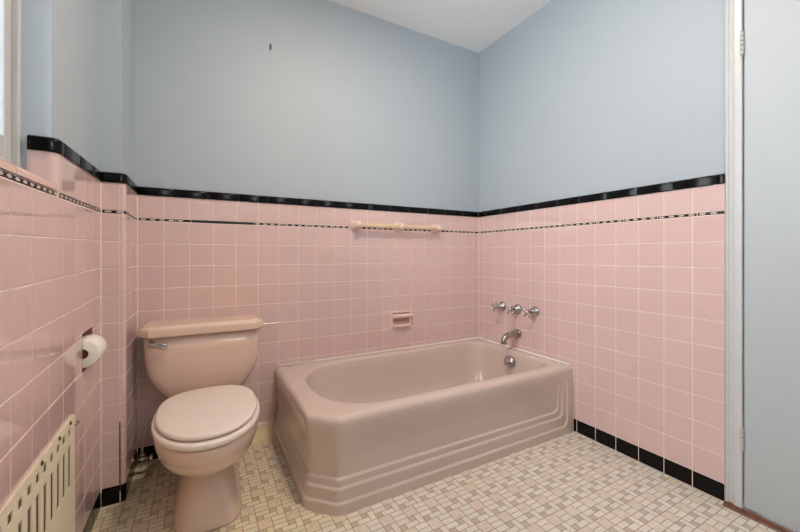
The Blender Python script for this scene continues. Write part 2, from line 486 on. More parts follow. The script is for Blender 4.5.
mb = MB()
for x, y, z1 in ((0, 0, Z_TOP), (XP, 0, Z_TOP), (XL, YP, Z_TOP)):
    if x == XL: mb.build('corner_grout', wall_back, recalc=False); mb = MB()
    a = 0.0028; mb.add([(x-(a if x == 0 else -0.0005), y-(0 if x == 0 else -0.0002), 0.06), (x, y-a, 0.06), (x+(a if x != 0 else 0), y, 0.06), (x, y, 0.06),
            (x-(a if x == 0 else -0.0005), y-(0 if x == 0 else -0.0002), z1), (x, y-a, z1), (x+(a if x != 0 else 0), y, z1), (x, y, z1)], [(1, 0, 4, 5)] if x == 0 else [(1, 2, 6, 5)], M['grout'])
mb.build('corner_grout', wall_left, recalc=False)
# ---- window
win = bpy.data.objects.new('window_1', None); COL.objects.link(win); win.location = (XL-0.09, -1.3, ZS); bpy.context.view_layer.update()
tag(win, 'white framed window in the left wall above the tile', 'window', kind='structure')
fx0, fx1 = XL-0.133, XL-0.076
mb = MB()
mb.box(fx0, fx1, WY1-0.012, WY1+0.01, ZS, WZ1, M['sash']); mb.box(fx0, fx1, WY0-0.01, WY0+0.022, ZS, WZ1, M['sash'])
mb.box(fx0, fx1, WY0, WY1, WZ1-0.025, WZ1+0.01, M['sash']); mb.box(fx0, fx1+0.006, WY0, WY1, ZS-0.02, ZS+0.026, M['sash'])
mb.build('frame', win, bevel=0.003)
mb = MB(); sx0, sx1 = XL-0.118, XL-0.090; a, b = WY0+0.024, WY1-0.014
zm = 1.72
for (z0, z1, dx) in ((ZS+0.028, zm+0.02, 0.0), (zm-0.02, WZ1-0.027, -0.012)):
    mb.box(sx0+dx, sx1+dx, b-0.038, b, z0, z1, M['sash']); mb.box(sx0+dx, sx1+dx, a, a+0.038, z0, z1, M['sash'])
    mb.box(sx0+dx, sx1+dx, a+0.038, b-0.038, z0, z0+0.068, M['sash']); mb.box(sx0+dx, sx1+dx, a+0.038, b-0.038, z1-0.038, z1, M['sash'])
mb.build('sash', win, bevel=0.003)
mb = MB(); mb.box(sx0+0.012, sx0+0.016, a+0.03, b-0.03, ZS+0.09, zm, M['glass']); mb.box(sx0, sx0+0.004, a+0.03, b-0.03, zm, WZ1-0.05, M['glass'])
mb.build('pane', win)
mb = MB(); q = YJ-0.001
y = WY0-0.02
while y < q-0.01:
    e = min(y+0.152, q)
    prof_pts = [(XL-0.066, ZS), (XL-0.014, ZS), (XL-0.006, ZS-0.002), (XL, ZS-0.007), (XL+0.003, ZS-0.014), (XL+0.0035, Z_LIN1+0.0005)]
    V = []
    for yy in (y+0.001, e-0.001):
        for x, z in prof_pts: V.append((x, yy, z))
    n = len(prof_pts); mb.add(V, [(i, i+1, n+i+1, n+i) for i in range(n-1)], M['sill'], True)
    y = e
settle(mb.build('sill', win, recalc=False))

# ---- door, casing and saddle
t1 = MB()
cas = [(0.0, 0.003), (0.004, 0.016), (0.012, 0.018), (0.016, 0.012), (0.022, 0.010), (0.028, 0.014), (0.033, 0.020), (0.052, 0.021), (0.056, 0.019), (0.057, 0.0)]
def casing_bar(mb, y_edge, sgn, z0, z1):
    V = []
    for z in (z0, z1):
        for d, h in cas: V.append((SET-h-0.002, y_edge-sgn*d, z))
    n = len(cas); mb.add(V, [(i, i+1, n+i+1, n+i) for i in range(n-1)]+[tuple(range(n)), tuple(range(2*n-1, n-1, -1))], M['trim'], False)
casing_bar(t1, YD+0.001, 1, 0.0, 2.06); casing_bar(t1, -2.335, -1, 0.0, 2.06)
V = []
for y in (YD+0.001, -2.335):
    for d, h in cas: V.append((SET-h-0.002, y, 2.125-d))
n = len(cas); t1.add(V, [(i, i+1, n+i+1, n+i) for i in range(n-1)]+[tuple(range(n)), tuple(range(2*n-1, n-1, -1))], M['trim'], False)
t1.box(SET-0.002, SET+0.12, -1.541, YD, 0, 2.06, M['trim']); t1.box(SET-0.002, SET+0.12, -2.34, -2.28, 0, 2.06, M['trim']); t1.box(SET-0.002, SET+0.12, -2.30, -1.53, 2.035, 2.07, M['trim'])
tag(t1.build('trim_1', bevel=0.0012), 'white moulded door casing on the right wall', 'trim', kind='structure')

door = bpy.data.objects.new('door_1', None); COL.objects.link(door); door.location = (0, -1.9, 0); bpy.context.view_layer.update()
tag(door, 'flat pale blue-grey door at the right with two painted hinges', 'door', kind='structure')
mb = MB(); mb.box(-0.003, 0.037, -2.278, -1.5445, 0.022, 2.030, M['doorp']); mb.build('door_slab', door, bevel=0.002)
for zc in (1.832, 0.283):
    mb = MB(); h = 0.0445
    for k in range(5):
        z0 = zc-h+k*2*h/5; mb.lathe((-0.010, -1.540, z0+0.0007), (0, 0, 1), [(0, 0.0052), (0.0008, 0.0062), (2*h/5-0.0022, 0.0062), (2*h/5-0.0014, 0.0052)], M['pale'], 16)
    mb.box(-0.0042, -0.0028, -1.549, -1.540, zc-h, zc+h, M['pale'])
    hg = mb.build('hinge', door)
    mb = MB()
    mb.lathe((-0.010, -1.540, zc+h), (0, 0, 1), [(0, 0.0035), (0.002, 0.0055), (0.005, 0.0055), (0.007, 0.003)], M['pale'], 14)
    mb.lathe((-0.010, -1.540, zc-h), (0, 0, -1), [(0, 0.0035), (0.002, 0.0052), (0.005, 0.004), (0.0065, 0.002)], M['pale'], 14)
    mb.build('hinge_pin', hg)
mb = MB(); mb.lathe((-0.003, -2.215, 0.98), (-1, 0, 0), [(0, 0.03), (0.004, 0.03), (0.008, 0.012), (0.03, 0.011), (0.038, 0.022), (0.05, 0.027), (0.06, 0.022), (0.064, 0.008)], M['chrome'], 24); mb.build('door_knob', door)
mb = MB()
V = []
pr_ = [(-0.030, 0.0006), (-0.026, 0.008), (-0.012, 0.013), (0.10, 0.013), (0.12, 0.0)]
for y in (-1.487, -2.33):
    for x, z in pr_: V.append((x, y, z))
n = len(pr_); mb.add(V, [(i, i+1, n+i+1, n+i) for i in range(n-1)]+[tuple(range(n)), tuple(range(2*n-1, n-1, -1))], M['wood'], False)
tag(mb.build('trim_3'), 'brown wooden saddle under the door', 'threshold', kind='structure')

# ------------------------------------------------------------------ bathtub
TL, TF, TH = -1.505, -0.806, 0.374
tub = thing('bathtub', (-0.745, -0.40, 0), 'beige-pink built-in bathtub with stepped apron in the back right corner', 'bathtub')
ZK = [0.045, 0.098, 0.132]; XK = [-0.055, -0.086, -0.115]
def sstep(a, b, x):
    t = max(0, min(1, (x-a)/(b-a))); return t*t*(3-2*t)
def ledge(x, z):
    tot = 0
    for zk, xk in zip(ZK, XK):
        r = 0.035; a, b = z-zk, xk-x
        qx, qz = max(r-b, 0), max(r-a, 0)
        d = r-math.hypot(qx, qz) if (qx > 0 or qz > 0) else min(a, b)
        tot += 0.0075*sstep(-0.005, 0.004, d)
    return tot
# outline samples: (x, y, nx, ny, weight)
OUT = []
def seg(p, q, n, nrm, wt):
    for i in range(n):
        t = i/n; OUT.append((p[0]+(q[0]-p[0])*t, p[1]+(q[1]-p[1])*t, nrm[0], nrm[1], wt))
c1, c2 = (TL, -0.700), (-1.402, TF)
rr = 0.055
def fillet(P, d_in, d_out, r, n):
    """points of an arc rounding corner P between travel directions"""
    a = Vector(d_in).normalized(); b = Vector(d_out).normalized(); th = a.angle(b); tlen = r*math.tan(th/2)
    s = Vector(P)-a*tlen; nin = Vector((a.y, -a.x)); C = s-nin*r
    g0 = math.atan2(nin.y, nin.x); nout = Vector((b.y, -b.x)); g1 = math.atan2(nout.y, nout.x)
    if g1 < g0: g1 += 2*PI
    return s, Vector(P)+b*tlen, [(C.x+r*math.cos(g0+(g1-g0)*i/n), C.y+r*math.sin(g0+(g1-g0)*i/n), math.cos(g0+(g1-g0)*i/n), math.sin(g0+(g1-g0)*i/n), 1.0) for i in range(n+1)]
dch = Vector(c2)-Vector(c1)
# travel: down the left side (-y), along chamfer, along front (+x): outward normal is right-hand of travel (a.y,-a.x)
s1, e1, A1 = fillet(c1, (0, -1), dch, rr, 10)
s2, e2, A2 = fillet(c2, dch, (1, 0), rr, 10)
seg((TL, 0), tuple(s1), 24, (-1, 0), 1.0); OUT += A1[:-1]
nch = Vector((dch.y, -dch.x)).normalized()
seg(tuple(e1), tuple(s2), 8, tuple(nch), 1.0); OUT += A2[:-1]
xs = [e2.x+(-0.17-e2.x)*i/60 for i in range(60)]+[-0.17+0.17*i/56 for i in range(57)]
for x in xs: OUT.append((x, TF, 0, -1, 1.0))
seg((0, TF*0.97), (0, 0), 28, (1, 0), 0.0)
for i in range(60): OUT.append((TL*i/60, 0, 0, 1, 0.0))
NO = len(OUT)
LIP = 0.008
def outer(z, extra):
    ring = []
    lip = sstep(0.20, 0.345, z)
    for (x, y, nx_, ny_, wt) in OUT:
        base = ledge(x, z) if (ny_ < -0.999 and wt) else sum(0.0075*sstep(-0.005, 0.004, z-zk) for zk in ZK)
        off = wt*(base*(1-lip)+LIP*lip+extra)
        if wt == 0.0:      # sides against the walls: keep them inside the set-back left and front faces
            k = sum(0.0075*sstep(-0.005, 0.004, z-zk) for zk in ZK)*(1-lip)+LIP*lip+extra
            if ny_ > 0: x = x*(TL+k)/TL
            else: y = y*(TF+LIP*lip+extra)/TF
        ring.append(Vector((x-nx_*off, y-ny_*off, z)))
    return ring
rings = []
zs = [0.0]+[0.006*i for i in range(1, 6)]+[0.034+0.003*i for i in range(36)]+[0.148+0.012*i for i in range(11)]+[0.275+0.008*i for i in range(9)]
zs = sorted(set(round(z, 4) for z in zs if z <= 0.345))
for z in zs: rings.append(outer(z, 0))
RT = TH-0.346
for k in range(1, 9):
    a = k/8*PI/2; rings.append([Vector((p.x, p.y, 0.346+RT*math.sin(a))) for p in outer(0.346, RT*(1-math.cos(a)))])
# basin loops, star-shaped from centre
CX, CY = -0.735, -0.400
def rrect(x0, x1, y0, y1, rl, rr_, th):
    dx, dy = math.cos(th), math.sin(th)
    lo, hi = 0.0, 3.0
    def inside(px, py):
        if px < x0 or px > x1 or py < y0 or py > y1: return False
        for cx_, r, sx, ex in ((x0+rl, rl, -1, 2.5), (x1-rr_, rr_, 1, 2.2)):
            for cy_, sy in ((y0+r, -1), (y1-r, 1)):
                if (px-cx_)*sx > 0 and (py-cy_)*sy > 0:
                    if (abs(px-cx_)/r)**ex+(abs(py-cy_)/r)**ex > 1: return False
        return True
    for _ in range(40):
        m = (lo+hi)/2
        if inside(CX+dx*m, CY+dy*m): lo = m
        else: hi = m
    return CX+dx*lo, CY+dy*lo
TH_ = [math.atan2(p.y-CY, p.x-CX) for p in rings[-1]]
# smooth angular distribution
TOPR = (-1.395, -0.072, -0.724, -0.074, 0.318, 0.125)
BOTR = (-1.24, -0.15, -0.61, -0.19, 0.205, 0.11)
def loop(par, z): return [Vector((*rrect(*par, th), z)) for th in TH_]
def lerp(a, b, t): return [p.lerp(q, t) for p, q in zip(a, b)]
def grow(par, g): return (par[0]-g, par[1]+g, par[2]-g, par[3]+g, par[4]+g, par[5]+g)
edge = loop(grow(TOPR, 0.018), TH)
outer_top = rings[-1]
for t in (0.35, 0.7): 
    rg = lerp(outer_top, edge, t); rings.append([Vector((p.x, p.y, TH+0.0006)) for p in rg])
rings.append(edge)
for k in range(1, 7):
    a = k/6*math.radians(75); g = 0.018*(1-math.sin(a)); rings.append(loop(grow(TOPR, g), TH-0.018*(1-math.cos(a))))
top = loop(TOPR, TH-0.018); bot = loop(BOTR, 0.06)
for h, z in ((0.05, 0.32), (0.11, 0.28), (0.18, 0.24), (0.26, 0.20), (0.35, 0.165), (0.46, 0.13), (0.58, 0.104), (0.72, 0.083), (0.86, 0.070), (1.0, 0.063)):
    rings.append([Vector((p.x, p.y, z)) for p in lerp(top, bot, h)])
cen = [Vector((CX, CY, 0.056))]*NO
for t in (0.3, 0.65, 0.97): rings.append([Vector((p.x, p.y, 0.062-0.006*t)) for p in lerp(bot, cen, t)])
mb = MB(); mb.loft(rings, M['tub'], cap0=False, cap1=True)
body = mb.build('tub_body', tub, recalc=False)
b_ = bmesh.new(); b_.from_mesh(body.data); bmesh.ops.remove_doubles(b_, verts=b_.verts, dist=1e-5); bmesh.ops.recalc_face_normals(b_, faces=b_.faces)
b_.to_mesh(body.data); b_.free()
for p in body.data.polygons: p.use_smooth = True
mb = MB(); mb.tube([(-1.472, -0.0015, TH+0.0005), (-0.002, -0.0015, TH+0.0005), (-0.0015, -0.778, TH+0.0005)], 0.0055, M['caulk'], 8)
tag(mb.build('caulk_bead', tub), 'white caulk line where the tub meets the tile')
# overflow plate on the tap-end wall of the basin
oa = Vector((-1, -0.0, 0.42)).normalized(); oc = Vector((-0.106, -0.412, 0.316))
mb = MB(); mb.lathe(oc, oa, [(-0.02, 0.034), (0.004, 0.036), (0.008, 0.034), (0.011, 0.026), (0.013, 0.012), (0.0135, 0.001)], M['chrome'], 32)
ov = mb.build('overflow_plate', tub); tag(ov, 'round chrome overflow plate')
mb = MB(); q = oc+oa*0.012; mb.tube([q, q+oa*0.010+Vector((0, 0, 0.004)), q+oa*0.016+Vector((0, 0.002, -0.014))], [0.0045, 0.004, 0.003], M['chrome'], 10); mb.build('trip_lever', ov)
mb = MB(); mb.lathe((-0.27, -0.40, 0.058), (0, 0, 1), [(0, 0.03), (0.004, 0.029), (0.005, 0.02), (0.003, 0.001)], M['chrome'], 24); mb.build('drain', tub)

# ------------------------------------------------------------------ taps and spout on the right wall
def tap(y, z, label):
    t = thing('tap_handle', (0, y, z), label, 'tap', 'cross-handle taps above the tub')
    mb = MB(); mb.lathe((0.0, y, z), (-1, 0, 0), [(0, 0.034), (0.004, 0.034), (0.010, 0.031), (0.020, 0.022), (0.030, 0.015), (0.036, 0.013), (0.037, 0.008)], M['chrome'], 32); mb.build('escutcheon', t)
    mb = MB(); mb.lathe((-0.034, y, z), (-1, 0, 0), [(0, 0.010), (0.016, 0.0095), (0.024, 0.012), (0.030, 0.0135), (0.044, 0.0125), (0.048, 0.010), (0.051, 0.003)], M['chrome'], 20)
    hub = mb.build('cross_handle', t)
    ang = random.uniform(0.4, 1.1)
    for k in range(4):
        g = ang+k*PI/2; d = Vector((0, math.cos(g), math.sin(g))); o_ = Vector((-0.071, y, z))
        mb = MB(); mb.lathe(o_, d, [(0.004, 0.0075), (0.014, 0.006), (0.022, 0.006), (0.027, 0.0082), (0.032, 0.0082), (0.0345, 0.004)], M['chrome'], 12); mb.build('arm', hub)
    return t
tap(-0.250, 0.646, 'chrome cross-handle tap nearest the back corner of the tub wall')
tap(-0.391, 0.645, 'middle chrome cross-handle tap, directly above the tub spout')
tap(-0.533, 0.646, 'chrome cross-handle tap farthest from the back corner')
sp = thing('tub_spout', (0, -0.391, 0.48), 'chrome curved tub spout below the middle tap', 'spout')
mb = MB(); mb.lathe((0, -0.391, 0.480), (-1, 0, 0), [(0, 0.031), (0.004, 0.031), (0.010, 0.029), (0.016, 0.025), (0.02, 0.02)], M['brass'], 28); mb.build('flange', sp)
mb = MB(); P_ = [(-0.014, 0.482, .0255), (-0.030, 0.482, .0240), (-0.050, 0.481, .0220), (-0.072, 0.479, .0205), (-0.094, 0.476, .0195), (-0.111, 0.470, .0190), (-0.123, 0.460, .0185), (-0.129, 0.448, .0180), (-0.130, 0.438, .0185), (-0.130, 0.430, .0195), (-0.130, 0.425, .0185)]
mb.tube([(x, -0.391, z) for x, z, r in P_], [r for x, z, r in P_], M['brass'], 24); mb.build('spout_body', sp)

# ------------------------------------------------------------------ towel bar, soap dish, nail on the back wall
tb = thing('towel_bar', (-0.70, 0, 1.19), 'double ceramic towel bar with cream rods high on the back wall', 'towel bar')
def post(x, two):
    mb = MB(); z = 1.193
    def rr_(hx, hz, y, dz=0, n=28, e=5):
        return [Vector((x+hx*math.copysign(abs(math.cos(2*PI*i/n))**(2/e), math.cos(2*PI*i/n)), y, z+dz+hz*math.copysign(abs(math.sin(2*PI*i/n))**(2/e), math.sin(2*PI*i/n)))) for i in range(n)]
    R = [rr_(0.034, 0.030, 0.002), rr_(0.034, 0.030, -0.006), rr_(0.031, 0.027, -0.010), rr_(0.022, 0.022, -0.024, .001), rr_(0.017, 0.019, -0.042, .002), rr_(0.0165, 0.0185, -0.060, .003), rr_(0.013, 0.015, -0.066, .003), rr_(0.006, 0.007, -0.069, .003)]
    mb.loft(R, M['ceramic']); return mb.build('post', tb)
PX = [-1.010, -0.700, -0.405]
for x in PX: post(x, x == PX[1])
for a, b in zip(PX[:-1], PX[1:]):
    mb = MB(); h = 0.0095
    mb.box(a+0.012, b-0.012, -0.0465-h, -0.0465+h, 1.196-h, 1.196+h, M['rod']); mb.build('rod', tb, bevel=0.002)

sd = thing('soap_dish', (-0.68, 0, 0.52), 'recessed pink ceramic soap dish in the back wall above the tub', 'soap dish')
sx0, sx1, sz0, sz1 = -0.757, -0.602, 0.520, 0.633
mb = MB(); ix0, ix1, iz0, iz1 = sx0+0.016, sx1-0.016, sz0+0.022, sz1-0.016
# flange frame
mb.box(sx0, ix0, -0.006, 0.01, sz0, sz1, M['ceramic']); mb.box(ix1, sx1, -0.006, 0.01, sz0, sz1, M['ceramic'])
mb.box(ix0, ix1, -0.006, 0.01, iz1, sz1, M['ceramic']); mb.box(ix0, ix1, -0.006, 0.01, sz0, iz0, M['ceramic'])
mb.build('flange', sd, bevel=0.003)
mb = MB()
D = 0.055
V = [(ix0, 0, iz0), (ix1, 0, iz0), (ix1, 0, iz1), (ix0, 0, iz1), (ix0+.006, D, iz0+.012), (ix1-.006, D, iz0+.012), (ix1-.006, D, iz1-.006), (ix0+.006, D, iz1-.006)]
mb.add(V, [(0, 4, 5, 1), (1, 5, 6, 2), (2, 6, 7, 3), (3, 7, 4, 0), (4, 7, 6, 5)], M['ceramic'], False); tag(mb.build('bowl', sd, recalc=False), 'recessed hollow of the soap dish')
mb = MB()
for k in range(1):
    R = []
    for x, r in ((sx0+0.004, 0.004), (sx0+0.008, 0.011), (sx0+0.014, 0.0135), (sx1-0.006, 0.0135), (sx1+0.001, 0.011), (sx1+0.004, 0.004)):
        R.append([Vector((x, -0.020+r*0.95*math.cos(2*PI*j/20), 0.599+r*math.sin(2*PI*j/20))) for j in range(20)])
    mb.loft(R, M['ceramic'])
mb.box(sx0+0.006, sx0+0.018, -0.02, -0.003, 0.590, 0.609, M['ceramic']); mb.box(sx1-0.016, sx1-0.004, -0.02, -0.003, 0.590, 0.609, M['ceramic'])
mb.build('grab_bar', sd)
mb = MB()
R = []
for x, r in ((sx0+0.018, 0.003), (sx0+0.024, 0.009), (sx0+0.03, 0.011), (sx1-0.03, 0.011), (sx1-0.024, 0.009), (sx1-0.018, 0.003)):
    R.append([Vector((x, -0.010+r*1.5*math.cos(2*PI*j/18), 0.533+r*0.8*math.sin(2*PI*j/18))) for j in range(18)])
mb.loft(R, M['ceramic'])
for k in range(6):
    x = ix0+0.012+k*(ix1-ix0-0.024)/5; mb.box(x-0.003, x+0.003, -0.022, 0.0, 0.540, 0.5445, M['ceramic'])
mb.build('tray_lip', sd)
mb = MB(); mb.lathe((-1.517, SET+0.004, 2.184), (0, -1, 0), [(0, 0.0055), (0.008, 0.0055), (0.010, 0.003)], M['dark'], 12)
mb.box(-1.5205, -1.5135, SET-0.010, SET-0.004, 2.166, 2.199, M['dark'])
tag(mb.build('wall_nail', bevel=0.001), 'small dark hook left high on the back wall above the toilet', 'hook')

# ------------------------------------------------------------------ toilet paper holder and roll in the left wall
ph = thing('paper_holder', (XL, -0.50, PH[2]), 'recessed paper holder in left wall tile behind the roll', 'paper holder')
mb = MB(); y0, y1, z0, z1 = PH; d = 0.075
V = [(XL, y0, z0), (XL, y1, z0), (XL, y1, z1), (XL, y0, z1), (XL-d, y0+.008, z0+.012), (XL-d, y1-.008, z0+.012), (XL-d, y1-.008, z1-.006), (XL-d, y0+.008, z1-.006)]
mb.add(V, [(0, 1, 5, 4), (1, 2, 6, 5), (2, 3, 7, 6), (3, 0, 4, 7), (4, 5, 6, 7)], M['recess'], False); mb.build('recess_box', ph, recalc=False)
RY0, RY1, RX, RZ = -0.557, -0.447, XL-0.002, 0.671
mb = MB(); mb.tube([(RX, y0+0.02, RZ), (RX, y1-0.003, RZ)], 0.010, M['recess'], 16); mb.build('roller', ph)
roll = thing('toilet_roll', (RX, -0.50, RZ), 'white toilet paper roll half sunk in the left wall', 'toilet paper roll')
mb = MB(); n = 48; R0, R1 = 0.017, 0.047
def circ(r, y): return [Vector((RX+r*math.cos(2*PI*i/n), y, RZ+r*math.sin(2*PI*i/n))) for i in range(n)]
mb.loft([circ(R0, RY0), circ(R1-0.002, RY0), circ(R1, RY0+0.002), circ(R1, RY1-0.002), circ(R1-0.002, RY1), circ(R0, RY1)], M['paper'], False, False)
mb.build('paper', roll)
mb = MB(); mb.loft([circ(R0, RY0+0.001), circ(R0, RY1-0.001), circ(R0-0.0012, RY1-0.001), circ(R0-0.0012, RY0+0.001), circ(R0, RY0+0.001)], M['card'], False, False); tag(mb.build('core', roll), 'brown cardboard core')

# ------------------------------------------------------------------ radiator cover in the left wall
rc = thing('radiator_cover', (XL, -1.2, 0), 'cream slotted metal radiator cover, rust-spotted, low on the left wall', 'radiator cover')
XG = XL+0.007; gy0, gy1, gz0, gz1 = -1.72, -0.668, 0.03, 0.526
pitch = 0.0475
cols = []; y = gy1-0.044
while y > gy0+0.05: cols.append((y-0.022, y)); y -= pitch
zr = [(0.482, 0.506), (0.326, 0.455)]
holes = [(a, b, z0, z1) for a, b in cols for z0, z1 in zr]
mb = MB()
YS = sorted({gy0, gy1, *[v for c in cols for v in c]}); ZZ = sorted({gz0, gz1, *[v for c in zr for v in c]})
cs = {(round(a, 5), round(b, 5)) for a, b in cols}; zset = {(round(a, 5), round(b, 5)) for a, b in zr}
th = 0.003
def solid(i, j):
    if i < 0 or j < 0 or i >= len(YS)-1 or j >= len(ZZ)-1: return False
    return not ((round(YS[i], 5), round(YS[i+1], 5)) in cs and (round(ZZ[j], 5), round(ZZ[j+1], 5)) in zset)
for i in range(len(YS)-1):
    for j in range(len(ZZ)-1):
        if not solid(i, j): continue
        a, b, c, d_ = YS[i], YS[i+1], ZZ[j], ZZ[j+1]
        F = [[(XG, a, c), (XG, b, c), (XG, b, d_), (XG, a, d_)]]
        if not solid(i-1, j): F.append([(XG-th, a, c), (XG, a, c), (XG, a, d_), (XG-th, a, d_)])
        if not solid(i+1, j): F.append([(XG, b, c), (XG-th, b, c), (XG-th, b, d_), (XG, b, d_)])
        if not solid(i, j-1): F.append([(XG-th, a, c), (XG-th, b, c), (XG, b, c), (XG, a, c)])
        if not solid(i, j+1): F.append([(XG, a, d_), (XG, b, d_), (XG-th, b, d_), (XG-th, a, d_)])
        for q in F: mb.add(q, [(0, 1, 2, 3)], M['grille'])
# returned edges
for (a, b, c, d_) in ((gy1-0.004, gy1, gz0, gz1), (gy0, gy0+0.004, gz0, gz1), (gy0, gy1, gz1-0.004, gz1), (gy0, gy1, gz0, gz0+0.004)):
    mb.box(XL-0.001, XG-0.0005, a, b, c, d_, M['grille'])
settle(mb.build('slotted_panel', rc, recalc=False))
mb = MB(); mb.box(XL-0.0005, XL+0.0015, gy0+0.004, gy1-0.004, gz0+0.004, gz1-0.004, M['void']); tag(settle(mb.build('backing', rc)), 'dark space behind the slots')
for y, z in [(q, 0.518+0.0362*(q-YP)) for q in (-0.717, -0.812, -0.937, -1.17)]:
    mb = MB(); mb.lathe((XG, y, z), (1, 0, 0), [(0, 0.006), (0.002, 0.0055), (0.0035, 0.003), (0.004, 0.0005)], M['rust'], 14); mb.build('screw', rc)
mb = MB(); mb.lathe((XG, -0.675, 0.482), (0.3, 1, 0.1), [(-0.008, 0.003), (0.006, 0.003), (0.010, 0.005), (0.016, 0.005), (0.02, 0.002)], M['brass'], 12); mb.build('thumb_screw', rc)

# ------------------------------------------------------------------ toilet
TX = -1.835
wc = thing('toilet', (TX, -0.40, 0), 'beige-pink two-piece toilet with closed lid, left of the tub', 'toilet')
def egg(hw, yb, yf, ym, z, n=2.2, N=56, nb=None):
    r = []
    for i in range(N):
        t = 2*PI*i/N; c, s_ = math.cos(t), math.sin(t)
        e = n if s_ < 0 else (nb or n)
        X = hw*math.copysign(abs(c)**(2/e), c); Y = (ym-yf if s_ < 0 else yb-ym)*math.copysign(abs(s_)**(2/e), s_)
        r.append(Vector((TX+X, ym+Y, z)))
    return r
LV = [ # z, hw, yback, yfront, ymid, n, nback
 (0.000, .124, -.12, -.652, -.33, 4.4, 4), (0.012, .124, -.12, -.652, -.33, 4.4, 4), (0.03, .121, -.12, -.648, -.33, 4.2, 4),
 (0.07, .112, -.11, -.634, -.33, 3.8, 4), (0.115, .103, -.10, -.613, -.33, 3.4, 4), (0.155, .095, -.09, -.597, -.33, 3.0, 4),
 (0.180, .091, -.08, -.590, -.34, 2.6, 4), (0.196, .100, -.07, -.604, -.36, 2.4, 4), (0.212, .120, -.06, -.640, -.39, 2.25, 4),
 (0.228, .140, -.05, -.684, -.42, 2.2, 4), (0.244, .156, -.045, -.720, -.44, 2.15, 4), (0.260, .167, -.045, -.746, -.45, 2.1, 4), (0.278, .174, -.06, -.763, -.46, 2.1, 3.5),
 (0.288, .1765, -.12, -.769, -.46, 2.1, 3.2), (0.296, .1775, -.18, -.772, -.46, 2.1, 3.0), (0.304, .1795, -.215, -.777, -.47, 2.1, 2.8), (0.313, .182, -.225, -.784, -.47, 2.1, 2.8),
 (0.328, .183, -.225, -.793, -.47, 2.1, 2.8), (0.350, .185, -.225, -.799, -.47, 2.1, 2.8), (0.362, .184, -.225, -.797, -.47, 2.1, 2.8), (0.367, .179, -.23, -.790, -.47, 2.1, 2.8)]
mb = MB(); mb.loft([egg(hw, yb_, yf, ym, z, n, 56, nb) for z, hw, yb_, yf, ym, n, nb in LV], M['porc'], True, True)
mb.build('bowl', wc)
def ringmesh(mb, hw, yb_, yf, ym, z0, z1, mat, rnd, dome=0.0, n=2.15, nb=2.6):
    R = []
    k = 5
    for i in range(k+1):
        a = i/k*PI/2; g = rnd*(1-math.sin(a)); R.append(egg(hw-g, yb_-g, yf+g, ym, z0+rnd*(1-math.cos(a)), n, 64, nb))
    for i in range(k+1):
        a = i/k*PI/2; g = rnd*(1-math.cos(a)); R.append(egg(hw-g, yb_-g, yf+g, ym, z1-rnd+rnd*math.sin(a), n, 64, nb))
    if dome:
        for t in (0.12, 0.3, 0.5, 0.7, 0.88, 0.985):
            q = rnd+t*(hw-rnd); f = 1-q/hw
            c = Vector((TX, ym, z1)); R.append([c+(p-c)*f/(1-rnd/hw)+Vector((0, 0, dome*(1-(1-t)**2))) if False else Vector((c.x+(p.x-c.x)*(1-t), c.y+(p.y-c.y)*(1-t), z1+dome*(1-(1-t)**2.2))) for p in R[2*k+1]])
    mb.loft(R, mat, True, True)
mb = MB(); ringmesh(mb, .187, -.300, -.806, -.50, .370, .393, M['seat'], .0095); seat = mb.build('seat', wc)
mb = MB(); ringmesh(mb, .176, -.292, -.788, -.50, .3955, .413, M['seat'], .0085, dome=0.006); tag(mb.build('lid', wc), 'closed pale pink seat lid')
for sx in (-0.075, 0.075):
    mb = MB(); mb.tube([(TX+sx-0.024, -0.281, .391), (TX+sx+0.024, -0.281, .391)], 0.0105, M['seat'], 14); mb.box(TX+sx-0.014, TX+sx+0.014, -.293, -.269, .366, .391, M['seat']); mb.build('hinge', wc)
TX = -1.843
# tank
def sq(hw, y0, y1, z, e=5.5, N=56):
    ym, hy = (y0+y1)/2, (y1-y0)/2
    return [Vector((TX+hw*math.copysign(abs(math.cos(2*PI*i/N))**(2/e), math.cos(2*PI*i/N)), ym+hy*math.copysign(abs(math.sin(2*PI*i/N))**(2/e), math.sin(2*PI*i/N)), z)) for i in range(N)]
TK = [(.300, .085, -.150), (.306, .105, -.166), (.318, .124, -.176), (.338, .147, -.185), (.36, .168, -.191), (.385, .189, -.196), (.41, .206, -.199), (.44, .222, -.202), (.47, .232, -.204), (.51, .239, -.205), (.56, .243, -.206), (.638, .246, -.207)]
mb = MB(); mb.loft([sq(hw, yf, -.022, z) for z, hw, yf in TK], M['porc'], True, True); tank = mb.build('tank', wc)
mb = MB()
def lidring(g, z):
    x0, x1, y0, y1 = TX-.2565+g, TX+.2565-g, -.226+g, -.010-g; c = .036
    P = [(x0+c, y0), (x1-c, y0), (x1, y0+c), (x1, y1-.012), (x1-.012, y1), (x0+.012, y1), (x0, y1-.012), (x0, y0+c)]
    return [Vector((x, y, z)) for x, y in P]
mb.loft([lidring(.012, .636), lidring(.004, .638), lidring(0, .642), lidring(0, .668), lidring(.004, .677), lidring(.010, .683), lidring(.022, .687)], M['porc'], True, True, smooth=False)
o = mb.build('tank_lid', wc, bevel=0.0035, segs=3)
